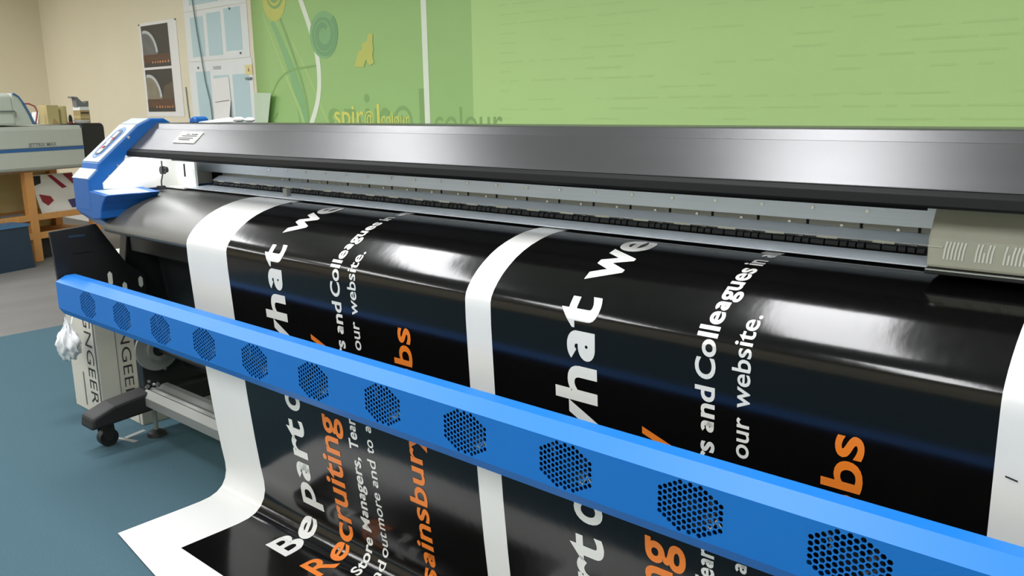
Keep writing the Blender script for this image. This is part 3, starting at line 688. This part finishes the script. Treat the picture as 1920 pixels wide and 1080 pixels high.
# green banner
bn = thing('wall_banner', 'big green printed banner with spirals and lettering covering the back wall', 'banner', (-2.0, YW - .03, .9))
BY = YW - .03
bx0 = -7.385
def bgrid():
    vs = []; fs = []; nx = 40; nz = 8; xs_ = [bx0 + (3.2 - bx0) * i / nx for i in range(nx + 1)]
    for j in range(nz + 1):
        for i, x in enumerate(xs_):
            z = .92 + (3.22 - .92) * j / nz
            if i == 0 and z < 1.6: x = x + .0
            vs.append((x, BY, z))
    for j in range(nz):
        for i in range(nx): fs.append((j * (nx + 1) + i, j * (nx + 1) + i + 1, (j + 1) * (nx + 1) + i + 1, (j + 1) * (nx + 1) + i))
    return vs, fs, nx, xs_
v_, f_, nx, xs_ = bgrid()
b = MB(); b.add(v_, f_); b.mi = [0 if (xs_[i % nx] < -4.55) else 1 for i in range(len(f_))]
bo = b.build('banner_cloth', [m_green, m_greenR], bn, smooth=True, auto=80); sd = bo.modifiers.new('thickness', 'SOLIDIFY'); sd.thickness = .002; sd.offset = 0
PY_ = BY - .0015
def ribbon(pts, wd, name, m, dy=0.0, closed=False):
    pts = [Vector(p) for p in pts]; n_ = len(pts); vs = []
    for i, p in enumerate(pts):
        d_ = (pts[min(i + 1, n_ - 1)] - pts[max(i - 1, 0)]).normalized(); nn = Vector((-d_.y, d_.x)); ww = wd[i] if isinstance(wd, (list, tuple)) else wd
        vs += [(p.x + nn.x * ww / 2, PY_ - dy * .35, p.y + nn.y * ww / 2), (p.x - nn.x * ww / 2, PY_ - dy * .35, p.y - nn.y * ww / 2)]
    return MB().add(vs, [(2 * i, 2 * i + 1, 2 * i + 3, 2 * i + 2) for i in range(n_ - 1)]).build(name, m, bn)
def bez(ps, n_=24):
    out = []; ps = [Vector(p) for p in ps]
    for s in range(len(ps) - 1):
        p0 = ps[max(s - 1, 0)]; p1 = ps[s]; p2 = ps[s + 1]; p3 = ps[min(s + 2, len(ps) - 1)]
        for k in range(n_):
            t = k / n_; out.append(.5 * ((2 * p1) + (p2 - p0) * t + (2 * p0 - 5 * p1 + 4 * p2 - p3) * t * t + (3 * p1 - p0 - 3 * p2 + p3) * t ** 3))
    out.append(ps[-1]); return out
ribbon([(-4.99, 3.2), (-4.975, .95)], .062, 'white_stripe', m_g_white, .004)
ribbon(bez([(-6.95, 3.2), (-6.60, 2.45), (-6.46, 2.15), (-6.385, 1.93), (-6.37, 1.70), (-6.42, 1.5), (-6.54, 1.30), (-6.75, 1.0)], 8), [.06] * 57, 'white_curve', m_g_white, .004)
ribbon(bez([(-7.20, 2.35), (-7.02, 2.0), (-6.85, 1.70), (-6.70, 1.45), (-6.62, 1.25)], 8), [.015 + .001 * k for k in range(33)], 'light_stem', m_g_lt, .001)
ribbon(bez([(-7.05, 2.25), (-6.88, 1.98), (-6.74, 1.70), (-6.66, 1.45), (-6.62, 1.2)], 8), [.05 + .004 * k for k in range(33)], 'teal_stem', m_g_teal, .0005)
ribbon(bez([(-6.93, 2.30), (-6.80, 2.05), (-6.66, 1.75), (-6.58, 1.5), (-6.57, 1.2)], 8), .035, 'dark_stem', m_g_dark, .002)
ribbon(bez([(-6.75, 2.05), (-6.55, 1.78), (-6.40, 1.52), (-6.26, 1.3)], 8), .022, 'light_stem', m_g_lt, .001)
ribbon(bez([(-7.14, 1.58), (-7.0, 1.72), (-6.80, 1.80), (-6.56, 1.82), (-6.36, 1.83)], 8), .02, 'dark_arc', m_g_dark, .003)
ribbon(bez([(-7.16, 1.30), (-7.12, 1.36), (-7.05, 1.42)], 6), .02, 'dark_arc', m_g_dark, .003)
def spiral(cx, cz, r0, r1, turns, wd, m, name, sq=1.0, dy=.006):
    n_ = 60; pts = []
    for k in range(n_ + 1):
        t = k / n_; r = r0 + (r1 - r0) * t; q = 2 * math.pi * turns * t + .8; pts.append((cx + r * math.cos(q), cz + r * sq * math.sin(q)))
    ribbon(pts, [wd * (.9 + .4 * math.sin(k * .12)) for k in range(n_ + 1)], name, m, dy)
def disc(cx, cz, r, m, name, dy, sq=1.0):
    MB().add([(cx + r * math.cos(2 * math.pi * k / 28), PY_ - dy * .35, cz + r * sq * math.sin(2 * math.pi * k / 28)) for k in range(28)], [tuple(range(28))]).build(name, m, bn)
disc(-6.27, 2.085, .20, m_g_teal, 'spiral_ground', .0055); spiral(-6.27, 2.085, .075, .185, 2.0, .048, m_g_blue, 'blue_green_spiral')
disc(-6.99, 2.46, .19, m_g_yel, 'yellow_disc', .004, 1.1); spiral(-6.99, 2.50, .03, .15, 2.0, .035, m_g_dark, 'yellow_spiral', 1.0, .006)
fig = [(-5.86, 1.80), (-5.80, 1.92), (-5.75, 1.93), (-5.74, 1.98), (-5.68, 2.0), (-5.66, 2.06), (-5.60, 2.05), (-5.61, 1.98), (-5.60, 1.93), (-5.62, 1.88), (-5.60, 1.82), (-5.66, 1.80), (-5.70, 1.85), (-5.74, 1.79)]
flat(fig, PY_ - .004, 'yellow_figure', m_g_yel, bn)
def logo(x0, z0, size, wd, m, y, off):
    for tx, f0, f1, k, dz in (('spir', 0, .66, 1, 0), ('@', .68, .885, .62, .03), ('l', .945, 1.0, 1, 0)):
        text_plane(tx, (x0 + wd * f0, y, z0 + dz * size), (1, 0, 0), (0, 0, 1), size * k, bn, m, offset=off, width=wd * (f1 - f0))
logo(-6.27, 1.16, .64, 1.27, m_g_dark, PY_ - .001, .004)
text_plane('colour', (-4.90, PY_ - .001, 1.235), (1, 0, 0), (0, 0, 1), .32, bn, m_g_dark, offset=0.0, width=.72)
logo(-6.18, 1.305, .26, .62, m_g_ylet, PY_ - .0025, .008)
text_plane('colour', (-5.54, PY_ - .0025, 1.315), (1, 0, 0), (0, 0, 1), .15, bn, m_g_ylet, offset=.004, width=.35)
# faint rows of small print on the lime half
fp = MB(); random.seed(3)
for r in range(16):
    z = 1.36 + r * .066
    x = -4.2
    while x < 1.2:
        L = random.uniform(.05, .35)
        if random.random() < .62: fp.box(x, x + L, PY_ - .0006, PY_ - .0004, z, z + .012)
        x += L + random.uniform(.03, .12)
fpo = fp.build('small_print', m_g_faint, bn); fpo['kind'] = 'stuff'
# turned-up pale corner of the banner
MB().add([(bx0 + .02, BY - .05, 1.612), (-7.05, BY - .065, 1.602), (-7.15, BY - .055, 1.33), (-7.12, BY - .04, 1.15), (bx0 - .03, BY - .03, 1.15)], [(0, 1, 2, 3, 4)]).build('turned_corner', m_mint, bn)

# ================================================================== SECOND PRINTER ON ITS WOODEN STAND (local frame: x along it, y away)
p0 = (-8.95, 3.07, 0.0); ANG = math.atan2(.957, -.29)
ws = thing('wooden_stand', 'pine stand with shelves carrying the grey printer', 'stand', p0, ANG, local=True)
for u, v in ((-.045, 0), (.66, 0), (-.045, .58), (.66, .58), (-1.5, 0), (-1.5, .58)):
    MB().box(u, u + .088, v, v + .07, 0, .885).build('leg', m_wood, ws, bevel=.004)
MB().box(-1.5, .748, .585, .655, .835, .885).build('top_rail', m_wood, ws, bevel=.003)
MB().box(-1.5, .748, .01, .64, .425, .440).build('shelf', m_wood, ws)
MB().box(.043, .66, .0, .03, .405, .465).build('shelf_rail', m_wood, ws, bevel=.003)
MB().box(-1.41, -.045, .0, .03, .405, .465).build('shelf_rail', m_wood, ws, bevel=.003)
MB().box(-1.5, .748, .01, .64, .235, .25).build('shelf', m_wood, ws)
MB().box(.043, .66, .0, .03, .22, .285).build('shelf_rail', m_wood, ws, bevel=.003)
MB().box(-1.41, -.045, .0, .03, .22, .285).build('shelf_rail', m_wood, ws, bevel=.003)
MB().box(-1.5, .748, .64, .65, .25, .83).build('back_board', m_tan, ws)
R2 = thing('grey_printer', 'grey wide-format printer with a blue stripe and black end cap', 'printer', (p0[0], p0[1], .887), ANG, local=True)
zb = .887
def LB(): return MB()
body = LB().prism([(-.06, .905 - zb), (-.075, .93 - zb), (-.075, 1.28 - zb), (-.05, 1.318 - zb), (.60, 1.33 - zb), (.60, 0.001), (0, 0.001)], -1.75, .592, 'x').build('body', m_greyp, R2, bevel=.006)
LB().box(-1.75, .592, -.0785, -.074, 1.080 - zb, 1.110 - zb).build('blue_stripe', m_stripe, R2)
LB().box(-1.75, .592, -.0785, -.074, 1.112 - zb, 1.117 - zb).build('stripe_edge', m_inkgrey, R2)
LB().prism([(-.085, .90 - zb), (-.085, 1.30 - zb), (-.06, 1.335 - zb), (.61, 1.335 - zb), (.61, .0005), (-.05, .0005)], .592, .86, 'x').build('end_cap', m_blackpl, R2, bevel=.025)
MB().prism([(-.02, 1.335 - zb), (.0, 1.60 - zb), (.05, 1.632 - zb), (.42, 1.632 - zb), (.55, 1.335 - zb)], -1.3, -.07, 'x').build('lid', m_greylid, R2, bevel=.02)
# curved end of the lid
pts = [(-.07, 1.632 - zb), (-.02, 1.60 - zb), (.03, 1.53 - zb), (.08, 1.43 - zb), (.115, 1.335 - zb), (-.07, 1.335 - zb)]
MB().prism(pts, .0, .45, 'y').build('lid_end', m_greylid, R2, bevel=.006)
MB().tube([(u + .012, -.004, z) for u, z in [(-.07, 1.630 - zb), (-.02, 1.60 - zb), (.03, 1.53 - zb), (.08, 1.43 - zb), (.115, 1.337 - zb)]], .010, n=8).build('lid_trim', m_bluecable, R2)
MB().tube([(-.6, -.03, 1.463 - zb), (-.085, -.03, 1.463 - zb), (-.072, -.03, 1.45 - zb), (-.075, -.03, 1.405 - zb)], .007, n=8).build('lid_handle', m_inkgrey, R2)
text_plane('JETTRIX MAX', (-.02, -.0775, 1.125 - zb), (1, 0, 0), (0, 0, 1), .05, R2, m_inkgrey, offset=.01, width=.30)
def tloc(u, v, z): 
    c, s = math.cos(ANG), math.sin(ANG); return (p0[0] + u * c - v * s, p0[1] + u * s + v * c, z)
def small(name, label, cat, u, v, z, parts, group=None):
    t = thing(name, label, cat, tloc(u, v, z), ANG, local=True, group=group)
    for nm, mb_, m_, sm in parts: mb_.build(nm, m_, t, smooth=sm)
    return t
ZT = 1.3335
small('cable_loop', 'loop of red and blue cable standing behind the printer lid', 'cable', .225, .12, ZT, [
    ('red_cable', MB().tube([(-.09, 0, .20), (-.04, 0, .20), (.02, 0, .175), (.04, 0, .12), (.02, 0, .05), (0, 0, 0.004)], .008, n=7), m_redcable, True),
    ('blue_cable', MB().tube([(-.10, .02, .205), (-.06, .02, .12), (-.01, .02, .0085), (.03, .02, .0085)], .008, n=7), m_bluecable, True)])
small('paper_stack', 'slanted white paper stack on the grey printer beside the cable loop', 'paper', .385, .27, ZT, [('sheets', MB().prism([(-.06, 0), (.06, 0), (.045, .10), (-.03, .12)], -.05, .05, 'y'), m_paper, False)])
small('cardboard_box', 'tan cardboard box standing on the grey printer', 'box', .39, .12, ZT, [('box_body', MB().box(-.065, .065, -.06, .06, 0, .185), m_tan, False), ('box_flap', MB().prism([(-.02, .0), (.05, 0), (.0, .06)], -.063, -.0605, 'y'), m_board, False)])
small('cardboard_roll', 'tan cardboard tube standing next to the tan box', 'tube', .535, .12, ZT, [('tube_wall', MB().ring((0, 0, 0), (0, 0, 1), .045, .036, .175, n=20), m_tan, True)])
small('small_bottle', 'tiny dark bottle on the grey printer near the white dish', 'bottle', .628, .12, ZT + .003, [('bottle_body', MB().cyl((0, 0, 0), (0, 0, .06), .018, n=12), m_ink, True), ('bottle_neck', MB().cyl((0, 0, .06), (0, 0, .085), .018, .008, n=12), m_ink, True)])
small('white_dish', 'shallow white dish at the end of the grey printer', 'dish', .67, .01, ZT + .003, [('dish_bowl', MB().cyl((0, 0, 0), (0, 0, .03), .055, .085, n=24), m_paper, True)])
small('red_marker', 'small red marker lying between the tan tube and the bottle', 'marker', .56, .03, ZT, [('marker_body', MB().cyl((-.03, 0, .009), (.03, .02, .009), .009, n=10), m_redcable, True)])
for i, (h0, hh, wd, mm, lab) in enumerate(((0, .045, .058, m_board, 'brown carton at the bottom of the small stack on the black cap'), (.0452, .03, .060, m_tan, 'tan carton second from the bottom of the small stack'), (.0754, .055, .058, m_board, 'brown striped carton in the middle of the small stack'), (.1306, .035, .057, m_chartw, 'cream carton just under the grey gadget of the small stack'))):
    parts = [('box_body', MB().box(-wd, wd, -.05, .05, 0, hh), mm, False)]
    if i == 2: parts.append(('box_print', MB().box(-wd + .01, wd - .01, -.0515, -.05, .02, .035), m_ink, False))
    small('small_carton', lab, 'carton', .80, .16, ZT + .0025 + h0, parts, group='small cartons stacked on the grey printer')
small('tape_dispenser', 'grey tape dispenser topping the stack of small cartons', 'tape dispenser', .80, .16, ZT + .0025 + .166, [('dispenser_body', MB().prism([(-.07, 0), (.07, 0), (.075, .06), (.05, .055), (.02, .03), (-.03, .075), (-.055, .10), (-.12, .105), (-.12, .09), (-.075, .085)], -.03, .03, 'y'), m_inkgrey, False)])
# things on the stand's shelves
fb = small('flag_print', 'red, white and blue flag print leaning on the stand shelf', 'print', .395, .21, .4415, [('print_sheet', MB().add([(-.155, 0, 0), (.34, 0, 0), (.34, .12, .38), (-.155, .12, .38), (-.155, .006, 0), (.34, .006, 0), (.34, .126, .38), (-.155, .126, .38)], [(0, 1, 2, 3), (7, 6, 5, 4), (0, 4, 5, 1), (1, 5, 6, 2), (2, 6, 7, 3), (3, 7, 4, 0)]), m_paper, False)])
def fpz(u, t): return (u, .12 * t - .004, .38 * t)
def fpoly(pts, m): MB().add([fpz(u, t) for u, t in pts], [tuple(range(len(pts)))]).build('flag_patch', m, fb)
fpoly([(.04, .98), (.16, .60), (.22, .62), (.09, .98)], m_red); fpoly([(-.12, .50), (.0, .42), (.02, .30), (-.06, .18), (-.11, .30)], m_red)
fpoly([(.22, .98), (.33, .98), (.33, .66), (.30, .70)], m_red); fpoly([(-.15, .98), (-.04, .98), (-.06, .78), (-.15, .72)], m_ink)
fpoly([(.18, .28), (.30, .30), (.31, .06), (.20, .06)], m_flagblue)
for i, (u, v, a, mm, lab) in enumerate(((.20, .11, .1, m_chartw, 'pale paper lying on the upper shelf of the pine stand'), (.50, .12, -.15, m_paper, 'white paper lying near the flag print on the pine stand'), (-.10, .22, .2, m_inkgrey, 'grey sheet lying on the upper shelf beside the front leg'))):
    t = small('paper_sheet', lab, 'paper', u, v, .4415, [('sheet', MB().box(-.12, .12, -.05, .05, 0, .006 + .006 * i), mm, False)]); t.rotation_euler.z += a
small('dark_bag', 'black lumpy bag on the upper shelf at the left edge of view', 'bag', -.40, .18, .4415, [('bag_body', MB().sphere((0, 0, .045), .05, 3.0, 1.6, .9, n=14, m=9), m_ink, True)])
small('storage_crate', 'dark navy storage crate on the floor at the left edge', 'crate', -.47, -.05, 0.001, [('crate_body', MB().prism([(-.26, 0), (.23, 0), (.21, .40), (-.26, .40)], -.20, .04, 'y'), m_navy, False), ('crate_rim', MB().box(-.265, .222, -.21, .045, .40, .425), m_bluecable, False)])
small('dark_box', 'low black box under the bottom shelf of the pine stand', 'box', .30, .28, 0.001, [('box_body', MB().box(-.22, .24, -.14, .14, 0, .19), m_blackpl, False)])
